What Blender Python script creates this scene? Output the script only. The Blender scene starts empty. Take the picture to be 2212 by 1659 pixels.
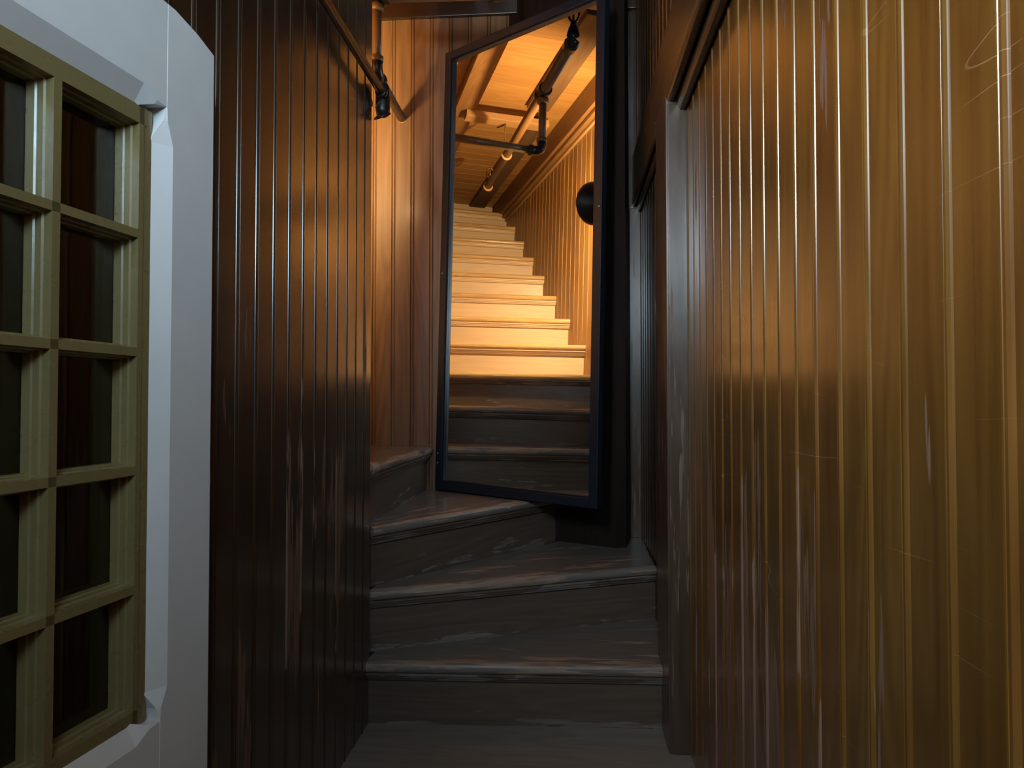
import bpy, bmesh, math, random
from mathutils import Vector, Matrix
random.seed(7)
sc = bpy.context.scene
COL = sc.collection

# ---------------------------------------------------------------- camera
CAM_H = 0.97
F_PX, W_PX = 1550.0, 2212.0
cam_d = bpy.data.cameras.new('camera')
cam_d.sensor_width = 36.0
cam_d.lens = 36.0 * F_PX / W_PX
cam_d.clip_start = 0.02
cam = bpy.data.objects.new('camera', cam_d)
COL.objects.link(cam)
cam.location = (0, 0, CAM_H)
cam.rotation_euler = (math.radians(90 + 1.35), 0, math.radians(4.57))
sc.camera = cam

# ---------------------------------------------------------------- world, light, exposure
wd = bpy.data.worlds.new('world')
sc.world = wd
wd.use_nodes = True
wd.node_tree.nodes['Background'].inputs[0].default_value = (0.55, 0.72, 1.0, 1)
wd.node_tree.nodes['Background'].inputs[1].default_value = 0.004

def area(name, loc, target, sx, sy, power, color, spread=180):
    l = bpy.data.lights.new(name, 'AREA')
    l.shape = 'RECTANGLE'; l.size = sx; l.size_y = sy
    l.energy = power; l.color = color; l.spread = math.radians(spread)
    o = bpy.data.objects.new(name, l)
    COL.objects.link(o)
    o.location = loc
    o.rotation_euler = (Vector(target) - Vector(loc)).to_track_quat('-Z', 'Y').to_euler()
    return o
# assumed unseen cool light behind the camera, tilted up towards the right wall
area('assumed_cool_light', (-0.50, -0.60, 1.95), (0.35, -0.18, 2.36), 0.30, 0.50, 84.0, (0.78, 0.91, 1.0), 168)
# added weak fill aimed at the white window surround, no known source
area('surround_fill', (0.05, -0.62, 1.80), (-0.56, 1.0, 1.52), 0.30, 0.45, 3.7, (0.50, 0.78, 1.0), 75)

sc.view_settings.view_transform = 'Standard'
sc.view_settings.look = 'None'
sc.view_settings.gamma = 1.0
sc.view_settings.use_curve_mapping = False
sc.view_settings.exposure = 0.0
sc.cycles.use_denoising = True
sc.cycles.max_bounces = 7
sc.cycles.diffuse_bounces = 4
sc.cycles.glossy_bounces = 5
sc.cycles.use_light_tree = False
sc.cycles.use_adaptive_sampling = True
sc.cycles.adaptive_threshold = .04
sc.cycles.sample_clamp_indirect = 4.0

# ---------------------------------------------------------------- materials
def nn(nt, t, **kw):
    n = nt.nodes.new(t)
    for k, v in kw.items():
        setattr(n, k, v)
    return n

def mat_base(name):
    m = bpy.data.materials.new(name)
    m.use_nodes = True
    nt = m.node_tree
    b = nt.nodes['Principled BSDF']
    return m, nt, b

def mth(nt, op, a, b=None, clamp=False):
    n = nn(nt, 'ShaderNodeMath', operation=op, use_clamp=clamp)
    for i, v in enumerate((a, b)):
        if v is None: continue
        if hasattr(v, 'is_linked') or hasattr(v, 'links'):
            nt.links.new(v, n.inputs[i])
        else:
            n.inputs[i].default_value = v
    return n.outputs[0]

def mixc(nt, fac, a, b, blend='MIX'):
    n = nn(nt, 'ShaderNodeMix', data_type='RGBA', blend_type=blend)
    for i, v in ((0, fac), (6, a), (7, b)):
        if hasattr(v, 'links'):
            nt.links.new(v, n.inputs[i])
        else:
            n.inputs[i].default_value = v if i == 0 else (*v, 1) if len(v) == 3 else v
    return n.outputs[2]

def ramp(nt, v, lo, hi):
    n = nn(nt, 'ShaderNodeMapRange')
    nt.links.new(v, n.inputs[0])
    n.inputs[1].default_value = lo; n.inputs[2].default_value = hi
    return n.outputs[0]

def coords(nt, scale, rnd=True):
    """object coordinates, shifted per object, scaled"""
    tc = nn(nt, 'ShaderNodeTexCoord')
    vec = tc.outputs['Object']
    if rnd:
        oi = nn(nt, 'ShaderNodeObjectInfo')
        mul = nn(nt, 'ShaderNodeVectorMath', operation='SCALE')
        cmb = nn(nt, 'ShaderNodeCombineXYZ')
        for i in range(3): nt.links.new(oi.outputs['Random'], cmb.inputs[i])
        nt.links.new(cmb.outputs[0], mul.inputs[0]); mul.inputs['Scale'].default_value = 37.0
        add = nn(nt, 'ShaderNodeVectorMath', operation='ADD')
        nt.links.new(vec, add.inputs[0]); nt.links.new(mul.outputs[0], add.inputs[1])
        vec = add.outputs[0]
    mp = nn(nt, 'ShaderNodeMapping')
    nt.links.new(vec, mp.inputs[0]); mp.inputs['Scale'].default_value = scale
    return mp.outputs[0]

def noise(nt, vec, scale, detail=4, rough=.55, dist=0):
    n = nn(nt, 'ShaderNodeTexNoise')
    nt.links.new(vec, n.inputs['Vector'])
    n.inputs['Scale'].default_value = scale; n.inputs['Detail'].default_value = detail
    n.inputs['Roughness'].default_value = rough; n.inputs['Distortion'].default_value = dist
    return n.outputs[0]

def wood(name, dark, light, axis='z', rough=.32, coat=.0, wear=None, wear_col=(.16, .10, .07), var=.35,
         scratch=False, bump=.12, grain=1.0, spec=.5, wsc=(16., 1.5), crough=.2):
    """varnished or painted wood: streaks along the axis, cathedral figure, board to board variation"""
    m, nt, b = mat_base(name)
    k = {'x': 0, 'y': 1, 'z': 2}[axis]
    s1 = [55., 55., 55.]; s1[k] = 1.6
    s2 = [9., 9., 9.]; s2[k] = .9
    fine = noise(nt, coords(nt, s1), 1.0, 3, .65)
    fig = noise(nt, coords(nt, s2), 1.0, 1.5, .5)
    bands = mth(nt, 'FRACT', mth(nt, 'MULTIPLY', fig, 11.0))
    bands = mth(nt, 'ABSOLUTE', mth(nt, 'SUBTRACT', bands, .5))
    g = mth(nt, 'ADD', mth(nt, 'MULTIPLY', fine, .75), mth(nt, 'MULTIPLY', bands, .5 * grain))
    g = ramp(nt, g, .25, .85)
    c = mixc(nt, g, dark, light)
    oi = nn(nt, 'ShaderNodeObjectInfo')
    v = mth(nt, 'ADD', mth(nt, 'MULTIPLY', oi.outputs['Random'], var), 1 - var / 2)
    hsv = nn(nt, 'ShaderNodeHueSaturation')
    r2 = mth(nt, 'FRACT', mth(nt, 'MULTIPLY', oi.outputs['Random'], 13.7))
    nt.links.new(mth(nt, 'ADD', mth(nt, 'MULTIPLY', r2, .045 * var), .5 - .0225 * var), hsv.inputs['Hue'])
    nt.links.new(c, hsv.inputs['Color']); nt.links.new(v, hsv.inputs['Value'])
    c = hsv.outputs[0]
    r = mth(nt, 'ADD', mth(nt, 'MULTIPLY', fine, .18), rough - .08)
    if wear:
        geo = nn(nt, 'ShaderNodeNewGeometry')
        sw = [wsc[0]] * 3; sw[k] = wsc[1]
        sw2 = [110., 110., 110.]; sw2[k] = 7.
        w1 = ramp(nt, noise(nt, coords(nt, sw), 1.0, 3, .6), .28, .72)
        w2 = ramp(nt, noise(nt, coords(nt, sw2), 1.0, 2, .6), .25, .75)
        msk = wear(nt, geo)
        lvl = mth(nt, 'ADD', mth(nt, 'MULTIPLY', w1, .75), mth(nt, 'MULTIPLY', w2, .25))
        f = ramp(nt, mth(nt, 'ADD', lvl, msk), .64, .67)
        wc = mixc(nt, w2, tuple(x * .6 for x in wear_col), tuple(x * 1.25 for x in wear_col))
        c = mixc(nt, f, c, wc)
        r = mth(nt, 'ADD', r, mth(nt, 'MULTIPLY', f, .3))
    if scratch:
        tc = nn(nt, 'ShaderNodeNewGeometry')
        for (rot, sc_, thr, mk) in ((.42, (1, 1.1, 19), .0022, 5.2), (-.30, (1, .9, 23), .0016, 6.7)):
            mp = nn(nt, 'ShaderNodeMapping'); nt.links.new(tc.outputs['Position'], mp.inputs[0])
            mp.inputs['Rotation'].default_value = (rot, 0, 0); mp.inputs['Scale'].default_value = sc_
            n1 = noise(nt, mp.outputs[0], .8, 0, .4)
            n2 = noise(nt, tc.outputs['Position'], mk, 1, .5)
            ln = mth(nt, 'LESS_THAN', mth(nt, 'ABSOLUTE', mth(nt, 'SUBTRACT', n1, .5)), thr)
            ln = mth(nt, 'MULTIPLY', ln, ramp(nt, n2, .56, .68))
            c = mixc(nt, mth(nt, 'MULTIPLY', ln, .6), c, (.45, .30, .16))
    nt.links.new(c, b.inputs['Base Color'])
    nt.links.new(r, b.inputs['Roughness'])
    b.inputs['Specular IOR Level'].default_value = spec
    b.inputs['Coat Weight'].default_value = coat
    if wear and coat:
        nt.links.new(mth(nt, 'MULTIPLY', mth(nt, 'SUBTRACT', 1.0, f), coat), b.inputs['Coat Weight'])
    b.inputs['Coat Roughness'].default_value = crough
    bp = nn(nt, 'ShaderNodeBump')
    bp.inputs['Strength'].default_value = bump; bp.inputs['Distance'].default_value = .0015
    nt.links.new(fine, bp.inputs['Height']); nt.links.new(bp.outputs[0], b.inputs['Normal'])
    return m

def wear_z(zc, zw, y0=None, yw=.6, top=.22):
    """rubbed band round height zc, strongest at depth y0"""
    def f(nt, geo):
        sp = nn(nt, 'ShaderNodeSeparateXYZ'); nt.links.new(geo.outputs['Position'], sp.inputs[0])
        a = mth(nt, 'ABSOLUTE', mth(nt, 'SUBTRACT', sp.outputs[2], zc))
        f1 = mth(nt, 'SUBTRACT', 1.0, mth(nt, 'DIVIDE', a, zw), clamp=True)
        if y0 is not None:
            a2 = mth(nt, 'ABSOLUTE', mth(nt, 'SUBTRACT', sp.outputs[1], y0))
            f2 = mth(nt, 'SUBTRACT', 1.0, mth(nt, 'DIVIDE', a2, yw), clamp=True)
            f1 = mth(nt, 'MULTIPLY', f1, f2)
        return mth(nt, 'SUBTRACT', mth(nt, 'MULTIPLY', f1, top + .14), .14)
    return f

def wear_nosing(nt, geo):
    """object y runs back from the nosing"""
    tc = nn(nt, 'ShaderNodeTexCoord')
    sp = nn(nt, 'ShaderNodeSeparateXYZ'); nt.links.new(tc.outputs['Object'], sp.inputs[0])
    f1 = mth(nt, 'SUBTRACT', 1.0, mth(nt, 'DIVIDE', sp.outputs[1], .16), clamp=True)
    return mth(nt, 'SUBTRACT', mth(nt, 'MULTIPLY', f1, .26), .10)

def wear_riser(nt, geo):
    tc = nn(nt, 'ShaderNodeTexCoord')
    sp = nn(nt, 'ShaderNodeSeparateXYZ'); nt.links.new(tc.outputs['Object'], sp.inputs[0])
    f1 = mth(nt, 'SUBTRACT', 1.0, mth(nt, 'DIVIDE', sp.outputs[2], .075), clamp=True)
    return mth(nt, 'SUBTRACT', mth(nt, 'MULTIPLY', f1, .36), .24)

def plain(name, col, rough=.5, metal=0., nscale=30, namp=.15, spec=.5, bump=0.):
    m, nt, b = mat_base(name)
    n = noise(nt, coords(nt, (1, 1, 1)), nscale, 4)
    f = mth(nt, 'ADD', mth(nt, 'MULTIPLY', n, namp * 2), 1 - namp)
    h = nn(nt, 'ShaderNodeHueSaturation'); h.inputs['Color'].default_value = (*col, 1)
    nt.links.new(f, h.inputs['Value']); nt.links.new(h.outputs[0], b.inputs['Base Color'])
    nt.links.new(mth(nt, 'ADD', mth(nt, 'MULTIPLY', n, .15), rough - .07), b.inputs['Roughness'])
    b.inputs['Metallic'].default_value = metal
    b.inputs['Specular IOR Level'].default_value = spec
    if bump:
        bp = nn(nt, 'ShaderNodeBump'); bp.inputs['Strength'].default_value = bump; bp.inputs['Distance'].default_value = .002
        nt.links.new(n, bp.inputs['Height']); nt.links.new(bp.outputs[0], b.inputs['Normal'])
    return m

M = {}
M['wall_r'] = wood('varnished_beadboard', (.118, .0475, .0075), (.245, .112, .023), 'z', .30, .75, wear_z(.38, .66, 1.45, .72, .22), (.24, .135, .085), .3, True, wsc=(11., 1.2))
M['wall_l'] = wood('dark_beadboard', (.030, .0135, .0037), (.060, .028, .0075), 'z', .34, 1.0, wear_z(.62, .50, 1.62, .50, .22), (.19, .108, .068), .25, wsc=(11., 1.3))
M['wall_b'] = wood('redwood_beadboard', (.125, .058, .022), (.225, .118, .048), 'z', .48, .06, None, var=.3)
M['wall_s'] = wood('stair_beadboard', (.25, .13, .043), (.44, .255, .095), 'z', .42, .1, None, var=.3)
M['trim'] = wood('dark_trim_wood', (.06, .030, .014), (.12, .062, .028), 'z', .36, .3, None, var=.1)
M['frieze'] = wood('reddish_frieze_shaded', (.020, .008, .003), (.042, .017, .006), 'x', .36, .3, None, var=.1)  # board darkened in its colour to stand for the shadow up there
M['trim_y'] = wood('dark_trim_wood_long', (.055, .028, .012), (.11, .058, .024), 'y', .36, .3, None, var=.1)
M['post'] = wood('worn_post_wood', (.06, .036, .024), (.11, .070, .046), 'z', .30, .3, wear_z(.75, .6, None, 1, .01), (.14, .09, .06), .1, wsc=(60., 4.))
M['column'] = wood('corner_panel_wood', (.010, .005, .003), (.018, .010, .006), 'z', .5, 0, None, var=.1, spec=.3)
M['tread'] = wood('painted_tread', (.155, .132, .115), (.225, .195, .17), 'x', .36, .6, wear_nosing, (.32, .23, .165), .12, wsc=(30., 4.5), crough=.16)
M['tread_lit'] = wood('painted_tread_lit', (.44, .29, .15), (.58, .40, .22), 'x', .42, .2, wear_nosing, (.60, .40, .18), .1)  # same stair paint, lamp light put into a paler colour
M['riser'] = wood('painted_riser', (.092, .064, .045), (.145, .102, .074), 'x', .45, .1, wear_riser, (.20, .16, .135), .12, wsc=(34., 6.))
M['riser_lit'] = wood('painted_riser_lit', (.56, .42, .29), (.67, .52, .37), 'x', .45, .1, None, (.3, .2, .1), .1)  # pale copy of the riser paint, brightened where the lamp shines
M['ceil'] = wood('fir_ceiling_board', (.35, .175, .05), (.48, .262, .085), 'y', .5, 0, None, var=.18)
M['beam'] = wood('brown_beam', (.20, .10, .035), (.32, .165, .06), 'x', .5, 0, None, var=.1)
M['batten'] = wood('dark_batten', (.11, .060, .030), (.17, .095, .048), 'x', .5, 0, None, var=.1)
M['pine'] = wood('pine_batten', (.36, .20, .085), (.48, .28, .12), 'y', .55, 0, None, var=.1)
M['floor'] = wood('worn_floor', (.20, .175, .15), (.30, .265, .225), 'x', .5, .1, None, var=.05, bump=.15)
M['white'] = plain('white_paint', (.72, .73, .73), .38, 0, 14, .06, .5, .12)
M['olive'] = plain('olive_cream_paint', (.215, .168, .070), .28, 0, 40, .04, .6, .15)
M['frame'] = plain('black_paint_blue_sheen', (.008, .013, .021), .36, 0, 60, .2, .5, .1)  # blue in the black stands in for reflected cool light
M['iron'] = plain('black_iron', (.035, .030, .027), .34, .6, 90, .25, .5, .25)
M['pipe_b'] = plain('brown_painted_pipe', (.15, .075, .027), .4, 0, 50, .12, .5, .1)
M['steel'] = plain('dull_steel', (.55, .52, .46), .3, 1, 60, .1)
M['steel_dull'] = plain('ribbed_grey_metal', (.40, .36, .31), .5, .6, 220, .45, .5, .8)
M['shade'] = plain('black_enamel', (.012, .011, .010), .42, 0, 40, .2, .4)
M['brass'] = plain('aged_brass', (.42, .30, .12), .35, 1, 60, .15)
M['mirror'], _nt, _b = mat_base('silvered_glass')
_b.inputs['Base Color'].default_value = (.90, .90, .88, 1); _b.inputs['Metallic'].default_value = 1; _b.inputs['Roughness'].default_value = 0.0
_n = noise(_nt, coords(_nt, (1, 1, 1)), 3.0, 2)
_nt.links.new(mixc(_nt, _n, (.90, .90, .87), (.93, .93, .91)), _b.inputs['Base Color'])
M['glass'], _nt, _b = mat_base('old_window_glass')
_b.inputs['Roughness'].default_value = .02; _b.inputs['Transmission Weight'].default_value = 1; _b.inputs['IOR'].default_value = 1.5
_b.inputs['Base Color'].default_value = (.82, .84, .82, 1)
_bp = nn(_nt, 'ShaderNodeBump'); _bp.inputs['Strength'].default_value = .05; _bp.inputs['Distance'].default_value = .002
_nt.links.new(noise(_nt, coords(_nt, (1, 1, 1)), 9, 1), _bp.inputs['Height']); _nt.links.new(_bp.outputs[0], _b.inputs['Normal'])
M['bulb'], _nt, _b = mat_base('lit_bulb')
_b.inputs['Emission Color'].default_value = (1, .66, .30, 1); _b.inputs['Emission Strength'].default_value = 3300

# ---------------------------------------------------------------- mesh helpers
def mesh(name, verts, faces, mat, smooth=False):
    me = bpy.data.meshes.new(name)
    me.from_pydata([tuple(v) for v in verts], [], faces)
    bm = bmesh.new(); bm.from_mesh(me)
    bmesh.ops.recalc_face_normals(bm, faces=bm.faces)
    bm.to_mesh(me); bm.free()
    me.materials.append(mat)
    if smooth:
        for p in me.polygons: p.use_smooth = True
    return me

def ob(name, me, parent=None, loc=(0, 0, 0), rot=(0, 0, 0), label=None):
    o = bpy.data.objects.new(name, me)
    COL.objects.link(o)
    if parent is not None:
        o.parent = parent
        w = Vector((0, 0, 0)); p = parent
        while p is not None:
            w += p.location; p = p.parent
        loc = Vector(loc) - w
    o.location = loc
    o.rotation_euler = rot
    if label: o['label'] = label
    return o

def empty(name, loc=(0, 0, 0)):
    o = bpy.data.objects.new(name, None); COL.objects.link(o)
    o.location = loc; o.empty_display_size = .05
    return o

def struct(o, label, cat):
    o['kind'] = 'structure'; o['label'] = label; o['category'] = cat
    return o

def thing(o, label, cat, group=None):
    o['label'] = label; o['category'] = cat
    if group: o['group'] = group
    return o

def prism(poly, z0, z1):
    n = len(poly)
    v = [(x, y, z0) for x, y in poly] + [(x, y, z1) for x, y in poly]
    f = [list(range(n))[::-1], list(range(n, 2 * n))]
    f += [[i, (i + 1) % n, n + (i + 1) % n, n + i] for i in range(n)]
    return v, f

def boxm(name, size, mat, bev=.0):
    """box from the origin corner, optional small bevel"""
    sx, sy, sz = size
    v, f = prism([(0, 0), (sx, 0), (sx, sy), (0, sy)], 0, sz)
    me = mesh(name, v, f, mat)
    if bev:
        bm = bmesh.new(); bm.from_mesh(me)
        bmesh.ops.bevel(bm, geom=bm.edges[:], offset=bev, segments=2, affect='EDGES', profile=.6)
        bm.to_mesh(me); bm.free()
    return me

def boxo(name, lo, hi, mat, parent=None, bev=.003, label=None):
    me = boxm(name, (hi[0] - lo[0], hi[1] - lo[1], hi[2] - lo[2]), mat, bev)
    return ob(name, me, parent, lo, label=label)

def sweep(name, prof, length, mat, smooth=False):
    """profile in local (y,z), extruded along local x from 0 to length"""
    n = len(prof)
    v = [(0, y, z) for y, z in prof] + [(length, y, z) for y, z in prof]
    f = [list(range(n)), list(range(n, 2 * n))[::-1]]
    f += [[i, (i + 1) % n, n + (i + 1) % n, n + i] for i in range(n)]
    return mesh(name, v, f, mat, smooth)

def lathe(prof, seg=24):
    """profile (r,z) turned about z"""
    v, f = [], []
    for r, z in prof:
        for i in range(seg):
            a = 2 * math.pi * i / seg
            v.append((r * math.cos(a), r * math.sin(a), z))
    for j in range(len(prof) - 1):
        for i in range(seg):
            f.append([j * seg + i, j * seg + (i + 1) % seg, (j + 1) * seg + (i + 1) % seg, (j + 1) * seg + i])
    if prof[0][0] > 1e-6: f.append(list(range(seg))[::-1])
    if prof[-1][0] > 1e-6: f.append([(len(prof) - 1) * seg + i for i in range(seg)])
    return v, f

def tube_pts(pts, r, seg=16):
    """swept round tube through points"""
    v, f = [], []
    pts = [Vector(p) for p in pts]
    ref = None
    for i, p in enumerate(pts):
        t = (pts[min(i + 1, len(pts) - 1)] - pts[max(i - 1, 0)]).normalized()
        if ref is None or abs(t.dot(ref)) > .98:
            ref = Vector((0, 0, 1)) if abs(t.z) < .9 else Vector((1, 0, 0))
        a = t.cross(ref).normalized(); b = t.cross(a).normalized()
        ref = -t.cross(a).normalized() if False else ref
        rr = r[i] if isinstance(r, (list, tuple)) else r
        for k in range(seg):
            q = 2 * math.pi * k / seg
            v.append(p + a * math.cos(q) * rr + b * math.sin(q) * rr)
    n = len(pts)
    for j in range(n - 1):
        for i in range(seg):
            f.append([j * seg + i, j * seg + (i + 1) % seg, (j + 1) * seg + (i + 1) % seg, (j + 1) * seg + i])
    f.append(list(range(seg))[::-1]); f.append([(n - 1) * seg + i for i in range(seg)])
    return v, f

def tube(name, pts, r, mat, parent=None, seg=16, label=None):
    p0 = Vector(pts[0])
    v, f = tube_pts([Vector(p) - p0 for p in pts], r, seg)
    me = mesh(name, v, f, mat, True)
    for p in me.polygons:
        if len(p.vertices) > 4: p.use_smooth = False
    return ob(name, me, parent, p0, label=label)

# ---------------------------------------------------------------- beadboard
def plank_mesh(name, pitch, length, mat, th=.016):
    b0 = pitch - .019
    prof = [(0, -th), (0, 0), (b0, 0), (b0 + .002, -.004), (b0 + .0035, -.0035)]
    c, r = b0 + .0095, .0062
    for k in range(6):
        a = math.pi * (1 - k / 5)
        prof.append((c + r * math.cos(a), -.003 + (r - .0008) * math.sin(a)))
    prof += [(b0 + .0165, -.004), (pitch - .0005, -.001), (pitch - .0005, -th)]
    n = len(prof)
    v = [(x, y, 0) for x, y in prof] + [(x, y, length) for x, y in prof]
    f = [list(range(n))[::-1], list(range(n, 2 * n))]
    f += [[i, (i + 1) % n, n + (i + 1) % n, n + i] for i in range(n)]
    me = mesh(name, v, f, mat)
    return me

def plank_row(parent, start, direction, count, pitch, z0, z1, mat, skip=None):
    """planks side by side from start (x,y) along a unit direction; faces the side where local +y points"""
    me = plank_mesh('plank', pitch, z1 - z0, mat)
    ang = math.atan2(direction[1], direction[0])
    for i in range(count):
        if skip and skip(i): continue
        ob('plank', me, parent, (start[0] + direction[0] * pitch * i, start[1] + direction[1] * pitch * i, z0), (0, 0, ang))

RISE = .193
CEIL = 2.84
XL, XR, XREC, YB = -.605, .330, .308, 3.12
YN = 2.148

# ---------------------------------------------------------------- setting: floor, walls, ceiling
fl = boxo('floor', (-1.3, -2.6, -.06), (.9, 2.25, 0), M['floor'], None, 0)
struct(fl, 'worn grey brown wooden floor at the foot of the stair', 'floor')

wl = struct(boxo('wall_left', (XL - .10, 1.03, 0), (XL - .016, YN - .016, CEIL), M['trim'], None, 0),
            'dark varnished beadboard wall left of the stair, rubbed bare near its foot', 'wall')
P = .0812
cnt = 13
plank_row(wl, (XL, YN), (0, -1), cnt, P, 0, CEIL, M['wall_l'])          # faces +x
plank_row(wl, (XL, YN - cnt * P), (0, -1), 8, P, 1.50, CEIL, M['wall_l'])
wlu = boxo('backing', (XL - .10, .38, 1.5), (XL - .016, 1.03, CEIL), M['trim'], wl, 0)

wr = struct(boxo('wall_right', (XR + .016, -2.5, 0), (XR + .10, 2.26, CEIL), M['trim'], None, 0),
            'golden brown varnished beadboard wall on the right, scratched and glossy', 'wall')
PR = .0848
plank_row(wr, (XR, 2.02 - 53 * PR), (0, 1), 53, PR, 0, 1.815, M['wall_r'])     # faces -x

wrec = struct(boxo('wall_right_recess', (XREC + .016, 2.26, 0), (XREC + .10, YB + .1, CEIL), M['trim'], None, 0),
              'dark recessed beadboard wall beside the winder steps behind the post', 'wall')
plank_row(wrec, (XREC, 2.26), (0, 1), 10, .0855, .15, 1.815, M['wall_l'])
# frieze board, picture moulding and upper boards over the right wall
wru = struct(boxo('wall_right_upper', (.305, -2.5, 2.02), (.345, YB, CEIL), M['trim'], None, 0),
             'dark upper beadboard wall above the flat frieze on the right', 'wall')
plank_row(wru, (.289, 1.2), (0, 1), 22, .085, 2.02, CEIL, M['wall_l'])
struct(boxo('trim_frieze', (.273, -2.5, 1.842), (.36, YB, 2.024), M['trim_y'], None, .003),
       'flat dark frieze board running over the post on the right', 'trim')
def moulding(name, x_out, x_in, zl, zh, y0, y1, label):
    """two round steps under the frieze, swept along y"""
    w, h = x_in - x_out, zh - zl
    prof = [(x_out, zh), (x_out, zh - .006)]
    for cx, cz, r in ((x_out + w * .24, zh - h * .30, w * .24), (x_out + w * .74, zh - h * .72, w * .24)):
        for k in range(7):
            a = math.pi * (.95 - .0 * k) + (math.pi * .78) * k / 6
            prof.append((cx + r * math.cos(a), cz + r * math.sin(a) * h / w * 1.25))
        prof.append((cx + r * 1.02, cz - r * .1))
    prof += [(x_in, zl + h * .1), (x_in, zh)]
    v = [(x - x_out, 0, z - zl) for x, z in prof] + [(x - x_out, y1 - y0, z - zl) for x, z in prof]
    n = len(prof)
    f = [list(range(n)), list(range(n, 2 * n))[::-1]] + [[i, (i + 1) % n, n + (i + 1) % n, n + i] for i in range(n)]
    me = mesh(name, v, f, M['trim_y'])
    return struct(ob(name, me, None, (x_out, y0, zl)), label, 'trim')
moulding('trim_moulding', .271, XR + .002, 1.785, 1.846, -2.5, 2.024, 'rounded double moulding along the top of the golden right wall')
moulding('trim_moulding_recess', .271, XREC + .002, 1.785, 1.846, 2.262, YB, 'dark moulding above the recessed wall beside the mirror')
# post
po = empty('trim_post', (.3, 2.14, 0))
struct(po, 'worn wooden post with a bluish sheen where the right wall meets the stair', 'post')
boxo('post_board', (.271, 2.025, 0), (.331, 2.262, 1.842), M['post'], po, .004)
boxo('post_face', (.276, 2.020, 0), (.331, 2.0255, 1.80), M['post'], po, .002)

wb = struct(boxo('wall_back', (-3.9, YB + .016, 0), (XREC + .1, YB + .1, CEIL), M['trim'], None, 0),
            'orange brown beadboard wall behind the winder steps, lit from the stair', 'wall')
PB = .0855
plank_row(wb, (-.6166 + 11 * PB, YB), (-1, 0), 6, PB, .3, 2.675, M['wall_l'])   # faces -y
plank_row(wb, (-.6166 + 5 * PB, YB), (-1, 0), 44, PB, .3, 2.675, M['wall_b'])
struct(boxo('trim_back', (-3.8, YB - .02, 2.672), (.30, YB + .02, CEIL), M['frieze'], None, .003),
       'plain reddish board along the top of the back wall', 'trim')
struct(boxo('trim_corner', (.258, YB - .014, .386), (.3075, YB - .001, 1.80), M['post'], None, .003),
       'narrow pale corner board right of the mirror', 'trim')

ws = struct(boxo('wall_stair', (-3.9, YN - .10, 0), (XL - .016, YN - .016, CEIL), M['trim'], None, 0),
            'yellow lit beadboard wall beside the upper flight, seen in the mirror', 'wall')
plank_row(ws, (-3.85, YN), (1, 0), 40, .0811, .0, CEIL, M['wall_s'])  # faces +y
struct(boxo('wall_stair_end', (-3.95, YN - .1, 0), (-3.9, YB + .1, CEIL), M['trim'], None, 0), 'plain wall closing the top of the stair', 'wall')

# ceiling
ce = struct(boxo('ceiling', (-3.95, -2.6, CEIL + .02), (.9, YB + .1, CEIL + .08), M['trim'], None, 0),
            'wooden ceiling that the stair runs up against', 'ceiling')
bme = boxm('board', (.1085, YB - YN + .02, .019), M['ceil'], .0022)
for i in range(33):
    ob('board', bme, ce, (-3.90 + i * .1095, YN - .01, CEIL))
boxo('panel', (-.29, -2.5, CEIL), (.33, YB, CEIL + .019), M['trim_y'], ce, 0)
boxo('panel', (-.72, -2.5, CEIL), (-.29, YN - .012, CEIL + .019), M['trim_y'], ce, 0)

# corridor behind the photographer, with an opening added for the assumed cool light
YF = -.72
wf = empty('wall_front', (0, YF, 0))
struct(wf, 'wall at the far end of the corridor behind the viewer, with an added opening', 'wall')
for lo, hi in (((-1.3, YF - .03, 0), (-.66, YF, CEIL)), ((.16, YF - .03, 0), (.9, YF, CEIL)),
               ((-.66, YF - .03, 0), (-.35, YF, 1.68)), ((-.66, YF - .03, 2.24), (.16, YF, CEIL))):
    boxo('panel', lo, hi, M['trim'], wf, 0)
struct(boxo('wall_left_rear', (-.72, YF, 0), (-.66, .05, CEIL), M['trim'], None, 0), 'dark corridor wall on the left behind the viewer', 'wall')
struct(boxo('wall_beyond', (-1.24, -.2, 0), (-1.2, 2.0, CEIL), M['trim'], None, 0), 'dark boards of the unlit room beyond the small window', 'wall')
struct(boxo('wall_beyond_end', (-1.24, 1.98, 0), (-.72, 2.04, CEIL), M['trim'], None, 0), 'dark end wall of the unlit room beyond the small window', 'wall')
struct(boxo('wall_beyond_front', (-1.24, -.26, 0), (-.70, -.2, CEIL), M['trim'], None, 0), 'dark front wall of the unlit room beyond the small window', 'wall')

# corner column that carries the mirror
cpoly = [(-.262, YB - .001), (.182, 2.886), (.225, 2.90), (.258, YB - .001)]
v, f = prism([(x - .1, y - 3.0) for x, y in cpoly], 0, CEIL - .386 - .001)
struct(ob('wall_corner', mesh('wall_corner', v, f, M['column']), None, (.1, 3.0, .386)),
       'nearly black boxed-in corner panel behind and below the mirror', 'wall')

# ---------------------------------------------------------------- staircase
st = empty('winder_staircase', (-.6, 2.15, 0))
thing(st, 'worn brown painted winder staircase turning left up to the ceiling', 'staircase')
TH, NOSE, R_N = .034, .034, .017

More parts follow.
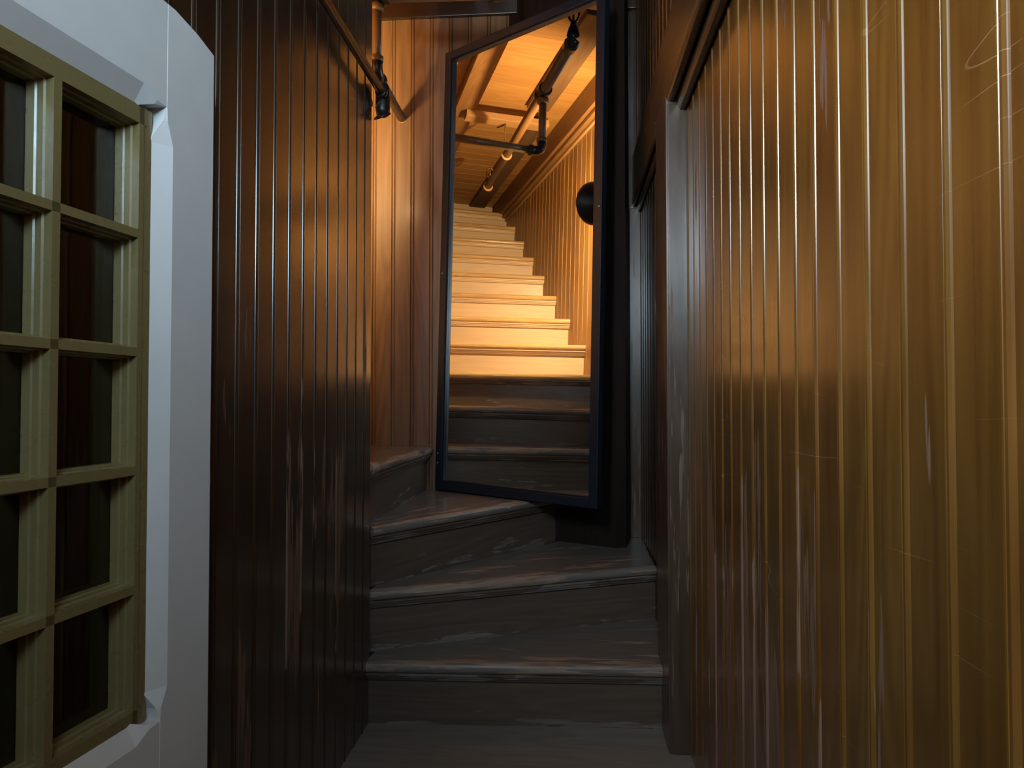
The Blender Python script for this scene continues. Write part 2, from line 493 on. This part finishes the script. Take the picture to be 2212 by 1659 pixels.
def step(k, Pn, Qn, back, tmat, rmat, base_in=None, zcap=None):
    """tread k: nosing from Pn (inner) to Qn (outer), back = further plan points from outer to inner"""
    Pn, Qn = Vector(Pn), Vector(Qn)
    d = (Qn - Pn); L = d.length; d.normalize()
    nb = Vector((-d.y, d.x))                        # towards the back of the tread
    ang = math.atan2(d.y, d.x)
    top = k * RISE
    def loc(p):
        p = Vector(p) - Pn
        return (p.dot(d), p.dot(nb))
    if zcap is None:
        bk = [loc(p) for p in back]
        poly_b = [(L, R_N)] + bk + [(0, R_N)]
        n = len(poly_b)
        v = [(x, y, 0) for x, y in poly_b] + [(x, y, -TH) for x, y in poly_b]
        f = [list(range(n)), list(range(n, 2 * n))[::-1]]
        f += [[i, i + 1, n + i + 1, n + i] for i in range(n - 1)]
        rows = []
        for j in range(1, 8):
            a = math.pi / 2 + math.pi * j / 8
            y, z = R_N + R_N * math.cos(a), -TH / 2 + TH / 2 * math.sin(a)
            v += [(0, y, z), (L, y, z)]; rows.append((len(v) - 2, len(v) - 1))
        chain = [(n - 1, 0)] + rows + [(2 * n - 1, n)]
        for (a0, a1), (b0, b1) in zip(chain, chain[1:]): f.append([a0, a1, b1, b0])
        f.append([c[0] for c in chain]); f.append([c[1] for c in chain][::-1])
        t = ob('tread', mesh('tread', v, f, tmat), st, (Pn.x, Pn.y, top), (0, 0, ang))
    h = RISE - TH if zcap is None else zcap
    me = boxm('riser', (L + .015, .018, h + .004), rmat)
    o = Pn + nb * NOSE
    ob('riser', me, st, (o.x, o.y, top - RISE - .002), (0, 0, ang))
    if zcap is None:
        # stepped scotia moulding under the nosing
        prof = [(NOSE + .001, -TH), (.010, -TH), (.010, -TH - .007), (.015, -TH - .009), (.0165, -TH - .016), (.020, -TH - .018),
                (.022, -TH - .024), (.027, -TH - .027), (NOSE + .001, -TH - .028)]
        ob('moulding', sweep('moulding', prof, L + .01, rmat), st, (Pn.x, Pn.y, top), (0, 0, ang))

def u(p, q, t): return (p[0] + (q[0] - p[0]) * t, p[1] + (q[1] - p[1]) * t)
step(1, (-.606, 2.108), (.2705, 2.140), [(.2705, 2.26), (.307, 2.264), (.307, 2.70), (-.60, 2.262)], M['tread'], M['riser'])
step(2, (-.612, 2.172), (.307, 2.588), [(.307, YB - .001), (.04, YB - .001), (-.60, 2.30)], M['tread'], M['riser'])
step(3, (-.606, 2.196), (.058, YB - .004), [(-.60, YB - .002), (-.64, YB - .002), (-.655, 2.28)], M['tread'], M['riser'])
near = {4: -.609, 5: -.80}; far = {4: -.592, 5: -1.04}
for k in range(6, 16):
    near[k] = -1.06 - .289 * (k - 6); far[k] = -1.41 - .2475 * (k - 6)
def npt(k): return (near[k], YN + .002)
def fpt(k): return (far[k], YB - .002)
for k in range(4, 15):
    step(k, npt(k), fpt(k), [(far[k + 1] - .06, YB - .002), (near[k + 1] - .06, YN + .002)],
         M['tread'] if k < 6 else M['tread_lit'], M['riser'] if k < 7 else M['riser_lit'])  # steps past the lamp take the lit copies of the paint
step(15, npt(15), fpt(15), [], M['tread_lit'], M['riser_lit'], zcap=CEIL - 14 * RISE - .004)

# ribbed metal grip at the inner end of the fourth nosing
gd = Vector((fpt(4)[0] - npt(4)[0], fpt(4)[1] - npt(4)[1])).normalized()
prof = [(.030, .0022), (R_N, .0022)]
for j in range(1, 8):
    a = math.pi / 2 + math.pi * j / 8
    prof.append((R_N + (R_N + .0022) * math.cos(a), -TH / 2 + (TH / 2 + .0022) * math.sin(a)))
prof += [(R_N, -TH + .001), (R_N + .002, -TH + .003), (.028, .0002)]
gr = ob('grip_plate', sweep('grip_plate', prof, .065, M['steel_dull']), st, (npt(4)[0] + gd.x * .05, npt(4)[1] + gd.y * .05, 4 * RISE), (0, 0, math.atan2(gd.y, gd.x)), 'small worn metal grip plate')

# ---------------------------------------------------------------- mirror
ph, ln, rl = math.radians(35.5), math.radians(1.3), .008
t_ = Vector((math.cos(ph), -math.sin(ph), 0)); n_ = Vector((-math.sin(ph), -math.cos(ph), 0)); u_ = Vector((0, 0, 1))
u2 = u_ * math.cos(ln) - n_ * math.sin(ln); n2 = n_ * math.cos(ln) + u_ * math.sin(ln)
ma = t_ * math.cos(rl) - u2 * math.sin(rl); mb = u2 * math.cos(rl) + t_ * math.sin(rl)
MBL = Vector((-.581, 3.09, .588)); MW, MH = .836, 1.923
mir = empty('corner_mirror', MBL)
thing(mir, 'tall mirror in a black frame with a blue cast set across the stair corner, reflecting the flight', 'mirror')
MR = Matrix((ma, n2 * -1, mb)).transposed().to_euler()      # local x along, y into the wall, z up
def mpt(x, y, z): return MBL + ma * x - n2 * y + mb * z
FW, FD = .036, .020
def rail(name, x, z, w, h):
    me = boxm(name, (w, FD + .012, h), M['frame'], .003)
    return ob(name, me, mir, mpt(x, -.004, z), MR)
rail('frame_stile', 0, 0, FW, MH)
rail('frame_stile', MW - FW, 0, FW, MH)
rail('frame_rail', FW, 0, MW - 2 * FW, FW)
rail('frame_rail', FW, MH - FW, MW - 2 * FW, FW)
lip = .006
for nm, x, z, w, h in (('lip', FW, FW, lip, MH - 2 * FW), ('lip', MW - FW - lip, FW, lip, MH - 2 * FW),
                       ('lip', FW + lip, FW, MW - 2 * FW - 2 * lip, lip), ('lip', FW + lip, MH - FW - lip, MW - 2 * FW - 2 * lip, lip)):
    ob(nm, boxm(nm, (w, .014, h), M['frame'], .0015), mir, mpt(x, .003, z), MR)
v, f = prism([(0, 0), (MW - 2 * FW - .004, 0), (MW - 2 * FW - .004, .004), (0, .004)], 0, MH - 2 * FW - .004)
ob('mirror_glass', mesh('mirror_glass', v, f, M['mirror']), mir, mpt(FW + .002, .016, FW + .002), MR)
ob('backing_board', boxm('backing_board', (MW - .03, .012, MH - .03), M['column']), mir, mpt(.015, .029, .015), MR)
sv, sf = lathe([(.0, .003), (.0025, .0025), (.0038, .001), (.0038, -.004)], 10)
sme = mesh('screw', sv, sf, M['steel'], True)
for x, z in ((.014, .94), (.014, .115), (.014, .155), (MW - .012, 1.10)):
    s = ob('screw', sme, mir, mpt(x, -.0045, z), (math.radians(90), 0, -ph))

# ---------------------------------------------------------------- stair lamp
LP = Vector((-.845, 2.30, 2.02))
lamp = empty('stair_lamp', (LP.x, YN + .002, LP.z - .02))
thing(lamp, 'round black reflector lamp on the stair wall, cut by the mirror edge', 'lamp')
ax = Vector((-.94, .27, .16)).normalized()                # the way the reflector faces
LQ = ax.to_track_quat('Z', 'Y').to_euler()
prof = [(.012, -.050), (.030, -.048), (.045, -.036), (.080, -.016), (.104, .004), (.110, .014), (.1105, .018), (.108, .017), (.101, .006), (.078, -.012), (.044, -.030), (.028, -.040), (.010, -.042)]
v, f = lathe(prof, 40)
ob('reflector', mesh('reflector', v, f[:-2], M['shade'], True), lamp, LP, LQ)
v, f = lathe([(.0, -.115), (.016, -.112), (.022, -.10), (.022, -.055), (.017, -.046), (.0, -.044)], 20)
ob('socket', mesh('socket', v, f, M['shade'], True), lamp, LP, LQ)
v, f = lathe([(.011, -.042), (.012, -.033), (.024, -.015), (.029, -.001), (.024, .013), (.012, .022), (.0, .024)], 24)
ob('bulb', mesh('bulb', v, f, M['bulb'], True), lamp, LP, LQ)
bk = LP - ax * .085
tube('arm', [bk, bk + Vector((.01, -.05, -.02)), (bk.x + .01, YN + .02, bk.z - .03), (bk.x + .01, YN + .006, bk.z - .03)], .009, M['iron'], lamp)
v, f = lathe([(.0, .012), (.030, .011), (.036, .004), (.036, 0)], 24)
ob('wall_plate', mesh('wall_plate', v, f, M['iron'], True), lamp, (bk.x + .01, YN + .001, bk.z - .03), (math.radians(-90), 0, 0))

# ---------------------------------------------------------------- sprinkler pipes
sp = empty('sprinkler_pipe', (-.735, 2.63, 2.2))
thing(sp, 'sprinkler pipe hung below the stair ceiling with a drop to the back wall', 'pipe')
def my(x): return 2.645 + (2.585 - 2.645) * (x + .27) / (-2.2 + .27)
r1, r2 = .024, .0185
main = tube('main_pipe', [(-.25, my(-.25), 2.5), (-2.19, my(-2.19), 2.5)], r1, M['pipe_b'], sp)
def ring(name, c, axis, r, h, mat, parent):
    v, f = lathe([(r * .8, -h / 2), (r, -h / 2 + .003), (r, h / 2 - .003), (r * .8, h / 2)], 20)
    return ob(name, mesh(name, v, f, mat, True), parent, c, Vector(axis).to_track_quat('Z', 'Y').to_euler())
TX, TY = -.724, my(-.724)
ring('tee_collar', (TX + .035, TY, 2.5), (1, 0, 0), .034, .022, M['iron'], sp)
ring('tee_collar', (TX - .035, TY, 2.5), (1, 0, 0), .034, .022, M['iron'], sp)
ring('tee_collar', (TX, TY, 2.455), (0, 0, 1), .029, .026, M['pipe_b'], sp)
tube('tee', [(TX + .045, TY, 2.5), (TX - .045, TY, 2.5)], .030, M['iron'], sp)
EZ = 2.205
tube('drop_pipe', [(TX, TY, 2.5), (TX, TY, EZ + .02)], r2, M['pipe_b'], sp)
ring('elbow_collar', (TX, TY, EZ + .055), (0, 0, 1), .026, .024, M['pipe_b'], sp)
el = [(TX, TY, EZ + .05)] + [(TX, TY + .03 - .03 * math.cos(a), EZ + .03 - .03 * math.sin(a)) for a in [i * math.pi / 12 for i in range(7)]] + [(TX, TY + .055, EZ)]
tube('elbow', el, .0235, M['iron'], sp)
ring('elbow_collar', (TX, TY + .055, EZ), (0, 1, 0), .027, .022, M['iron'], sp)
tube('branch_pipe', [(TX, TY + .04, EZ), (-.742, YB - .006, 2.228)], r2, M['pipe_b'], sp)
ring('wall_hole_rim', (-.742, YB + .0015, 2.228), (0, 1, 0), .0225, .006, M['pine'], sp)
for x in (-1.566, -2.165):
    ring('coupling', (x, my(x), 2.5), (1, 0, 0), .034, .014, M['pine'], sp)
tube('end_cap', [(-2.185, my(-2.185), 2.5), (-2.21, my(-2.2), 2.5)], [.020, .012], M['pipe_b'], sp)
ro = tube('hanger_rod', [(-1.645, 2.60, 2.723), (-1.645, 2.60, 2.50)], .0048, M['steel'], sp, 8)
tube('hook', [(-1.645, 2.60, 2.718), (-1.69, 2.640, 2.712)], .004, M['iron'], sp, 8)
def sprinkler(x, mat):
    y = my(x)
    h = tube('sprinkler_head', [(x, y, 2.5), (x, y, 2.527), (x, y, 2.535)], [.014, .014, .010], mat, sp)
    a = [(x, y + .024 * math.sin(q), 2.535 + .034 - .034 * math.cos(q)) for q in [i * math.pi / 8 for i in range(0, 9)]]
    b = [(x, y - .024 * math.sin(q), 2.535 + .034 - .034 * math.cos(q)) for q in [i * math.pi / 8 for i in range(0, 9)]]
    tube('yoke', a, .006, mat, h, 8); tube('yoke', b, .006, mat, h, 8)
    tube('glass_link', [(x, y, 2.535), (x, y, 2.603)], .005, M['steel'], h, 8)
    v, f = lathe([(0, .004), (.008, .004), (.017, 0), (.017, -.002), (0, -.001)], 16)
    ob('deflector', mesh('deflector', v, f, mat), h, (x, y, 2.604))
sprinkler(-2.10, M['brass'])
tube('end_elbow', [(-.30, my(-.3), 2.5), (-.265, my(-.26), 2.5), (-.250, my(-.25), 2.507), (-.243, my(-.25), 2.525), (-.243, my(-.25), 2.56)], [.030, .032, .033, .028, .020], M['iron'], sp)
h = tube('sprinkler_head', [(-.243, my(-.25), 2.55), (-.243, my(-.25), 2.585)], [.016, .012], M['iron'], sp)
for sgn in (1, -1):
    tube('yoke', [(-.243, my(-.25) + sgn * .024 * math.sin(q), 2.585 + .036 - .036 * math.cos(q)) for q in [i * math.pi / 8 for i in range(9)]], .006, M['iron'], h, 8)
tube('glass_link', [(-.243, my(-.25), 2.58), (-.243, my(-.25), 2.655)], .005, M['iron'], h, 8)
v, f = lathe([(0, .012), (.014, .010), (.022, .002), (.022, -.003), (0, -.002)], 16)
ob('deflector', mesh('deflector', v, f, M['iron']), h, (-.243, my(-.25), 2.662))

# corridor pipe along the left wall, turning round its end to the lamp
cp = empty('wall_pipe', (-.57, 1.9, 1.91))
thing(cp, 'slim dark pipe running along the left wall to a black elbow', 'pipe')
PX, PZ = -.573, 1.917
tube('pipe', [(PX, YF + .01, PZ), (PX, 2.165, PZ)], .0135, M['iron'], cp)
ring('collar', (PX, 2.140, PZ), (0, 1, 0), .0185, .020, M['iron'], cp)
cb0 = Vector((PX - .004, 2.172, PZ - .012))
tube('conduit_body', [cb0 + Vector((0, 0, z)) for z in (.052, .046, .030, .0, -.030, -.046, -.052)], [.012, .018, .0215, .0225, .0225, .019, .010], M['iron'], cp, 20)
v, f = lathe([(0, .008), (.018, .007), (.0275, .002), (.028, -.003), (0, -.004)], 24)
ob('flange', mesh('flange', v, f, M['iron'], True), cp, cb0 + Vector((0, -.004, -.052)), (math.radians(25), math.radians(-18), 0))
tube('rib', [cb0 + Vector((-.018, -.017, -.030)), cb0 + Vector((.016, -.019, .010))], .0042, M['steel'], cp, 8)
tube('pipe', [(PX - .05, 2.213, PZ), (-.80, 2.213, PZ), (-.812, 2.205, PZ + .01), (-.815, 2.18, PZ + .03)], .0125, M['iron'], cp)

# ---------------------------------------------------------------- ceiling beams and battens
thing(boxo('ceiling_beam', (-3.55, 2.795, CEIL - .075), (-.45, 2.915, CEIL - .0005), M['beam'], None, .004), 'broad reddish beam on the left of the mirrored ceiling', 'beam')
thing(boxo('ceiling_batten', (-1.575, 2.345, CEIL - .035), (-.52, 2.485, CEIL - .0005), M['batten'], None, .003), 'dark ceiling batten beside the pipe nearest the mirror top', 'batten')
thing(boxo('ceiling_batten', (-3.63, 2.30, CEIL - .035), (-1.735, 2.43, CEIL - .0005), M['batten'], None, .003), 'long dark ceiling batten ending above the top step', 'batten')
thing(boxo('cross_batten', (-1.69, 2.33, CEIL - .115), (-1.60, 2.85, CEIL - .0755), M['pine'], None, .003), 'pale cross batten nailed under the beam with a wire hook', 'batten')
cb = empty('corner_beam', (-2.0, 2.18, CEIL - .2))
thing(cb, 'moulded corner beam between the stair ceiling and the yellow wall', 'beam')
boxo('beam', (-3.60, YN + .001, CEIL - .155), (-.42, 2.218, CEIL - .0005), M['beam'], cb, .004)
boxo('moulding', (-3.62, YN + .001, CEIL - .185), (-.42, 2.196, CEIL - .156), M['beam'], cb, .007)
boxo('moulding', (-3.64, YN + .001, CEIL - .205), (-.42, 2.168, CEIL - .186), M['pine'], cb, .004)
thing(boxo('header_beam', (-.42, YN + .002, 2.765), (-.36, YB - .021, CEIL - .0005), M['trim'], None, .004), 'dark header beam above the turn of the stair', 'beam')

# ---------------------------------------------------------------- white window surround and window on the left
K = .93
wang = math.radians(6.3)
Wd = Vector((-math.sin(wang), -math.cos(wang), 0))            # along the wall towards the camera
Wn = Vector((math.cos(wang), -math.sin(wang), 0))             # out of the wall into the corridor
WE = Vector((-.589 * K, 1.18 * K, 0))
def wz(z): return CAM_H + (z - CAM_H) * K
def wp(t, d, z): return WE + Wd * (t * K) + Wn * d + Vector((0, 0, wz(z)))
WROT = math.atan2(Wd.y, Wd.x)                                  # local x along t, local y = -? 
LY = Vector((-math.sin(WROT), math.cos(WROT), 0))              # local y in world
SGN = 1 if LY.dot(Wn) > 0 else -1
def wobj(name, verts, faces, mat, parent, bev=0, label=None):
    """verts given as (t,d,z) in wall units"""
    o0 = wp(0, 0, 0)
    vv = []
    for t, d, z in verts:
        p = wp(t, d, z) - o0
        vv.append((p.dot(Wd), p.dot(LY), p.z))
    me = mesh(name, vv, faces, mat)
    if bev:
        bm = bmesh.new(); bm.from_mesh(me)
        bmesh.ops.bevel(bm, geom=bm.edges[:], offset=bev, segments=2, affect='EDGES', profile=.6)
        bm.to_mesh(me); bm.free()
    return ob(name, me, parent, o0, (0, 0, WROT), label)
def wbox(name, t0, t1, d0, d1, z0, z1, mat, parent, bev=0):
    v = [(t, d, z) for z in (z0, z1) for (t, d) in ((t0, d0), (t1, d0), (t1, d1), (t0, d1))]
    f = [[0, 1, 2, 3], [4, 5, 6, 7], [0, 1, 5, 4], [1, 2, 6, 5], [2, 3, 7, 6], [3, 0, 4, 7]]
    return wobj(name, v, f, mat, parent, bev)
sr = empty('trim_window', wp(.3, 0, .0))
struct(sr, 'white painted window surround with stop chamfered edges on the left', 'trim')
T0, T1 = .031, .152          # right stile
TB = .70
OT, OB = 1.413, .497         # opening top, bottom
TOP, BOT = 1.572, -.05
D = .032
CH = .016
def stile():
    zs = [BOT, OB - .0, OB + .018, OB + .045, OT - .055, OT - .02, OT, TOP - .024, TOP - .010, TOP]
    ch = [0, 0, .003, CH, CH, .003, 0, 0, 0, 0]
    edge = [T0, T0, T0, T0, T0, T0, T0, T0, T0 + .045, T0 + .1]
    v, f = [], []
    for z, c, e in zip(zs, ch, edge):
        c = max(c, .0015)
        v += [(e, -D, z), (e, -.003, z), (e + .003, 0, z), (T1 - c, 0, z), (T1 + c * .95, -c * 1.05, z) if c > .002 else (T1, -.0015, z), (T1 + (c * .95 if c > .002 else 0), -D, z)]
    n = 6
    for j in range(len(zs) - 1):
        for i in range(n):
            f.append([j * n + i, j * n + (i + 1) % n, (j + 1) * n + (i + 1) % n, (j + 1) * n + i])
    f.append(list(range(n))); f.append([(len(zs) - 1) * n + i for i in range(n)])
    return wobj('stile', v, f, M['white'], sr)
stile()
def head(z_open, z_out, up, name):
    """rail with a stop chamfer along its opening edge; up=+1 for the sill below, -1 for the head above"""
    ts = [T1 + .0005, T1 + .022, T1 + .05, TB]
    ch = [0.0015, .003, CH, CH]
    v, f = [], []
    for t, c in zip(ts, ch):
        v += [(t, -D, z_out), (t, 0, z_out), (t, 0, z_open - up * c), (t, -c * 1.05, z_open + up * c * .95 * (1 if c > .002 else 0)), (t, -D, z_open + up * c * .95 * (1 if c > .002 else 0))]
    n = 5
    for j in range(len(ts) - 1):
        for i in range(n):
            f.append([j * n + i, j * n + (i + 1) % n, (j + 1) * n + (i + 1) % n, (j + 1) * n + i])
    f.append(list(range(n))); f.append([(len(ts) - 1) * n + i for i in range(n)])
    return wobj(name, v, f, M['white'], sr)
head(OT, TOP, -1, 'head_rail')
head(OB, BOT, 1, 'lower_panel')
wbox('stile', TB, TB + .12, -D, 0, BOT, TOP, M['white'], sr, 0)

wi = empty('window_1', wp(.4, 0, .5))
struct(wi, 'olive cream small paned window sash with dark panes on the left', 'window')
S0, S1 = .1745, .1905        # right stile face
FD0 = -.014                  # face of sash behind white face
GD = FD0 - .033
zt, zb = 1.402, .500
gt, gb = 1.376, .524
def bar(name, t0, t1, z0, z1, vertical, one=None):
    """sash bar: flat face, moulded sides falling back to the glass"""
    w = .0035
    prof = [(0, 0), (w * .3, -.010), (w * .9, -.012), (w * 1.0, -.020), (w * 1.5, -.022), (w * 1.6, -.034)]
    L = [(-a, b) for a, b in prof]; Rr = [(a, b) for a, b in prof]
    v, f = [], []
    if vertical:
        sec = [(t0 + a, FD0 + b) for a, b in L[::-1]] + [(t1 + a, FD0 + b) for a, b in Rr]
        n = len(sec); v = [(t, d, z0) for t, d in sec] + [(t, d, z1) for t, d in sec]
    else:
        sec = [(z0 + a, FD0 + b) for a, b in L[::-1]] + [(z1 + a, FD0 + b) for a, b in Rr]
        n = len(sec); v = [(t0, d, z) for z, d in sec] + [(t1, d, z) for z, d in sec]
    f = [list(range(n)), list(range(n, 2 * n))[::-1]] + [[i, (i + 1) % n, n + (i + 1) % n, n + i] for i in range(n)]
    return wobj(name, v, f, M['olive'], wi)
TE = .668
bar('sash_stile', S0 + .006, S1, zb, zt, True)
wbox('sash_edge', S0 - .012, S0 + .004, FD0 - .034, FD0 - .001, zb, zt, M['olive'], wi, 0)
bar('sash_stile', TE - .018, TE, zb, zt, True)
bar('sash_rail', S0, TE, gt, zt, False)
bar('sash_rail', S0, TE, zb, gb, False)
vb = [.331, .4835]
for t in vb: bar('muntin', t, t + .0125, gb, gt, True)
zr = [1.2135, 1.041, .869, .698]
for z in zr: bar('muntin', S1, TE - .018, z - .0062, z + .0062, False)
cols = [(S1, vb[0]), (vb[0] + .0125, vb[1]), (vb[1] + .0125, TE - .018)]
rows = [gt] + zr + [gb]
for a, b in cols:
    for z1, z0 in zip(rows, rows[1:]):
        wbox('pane', a + .002, b - .002, GD - .003, GD, z0 + .003, z1 - .003, M['glass'], wi, 0)
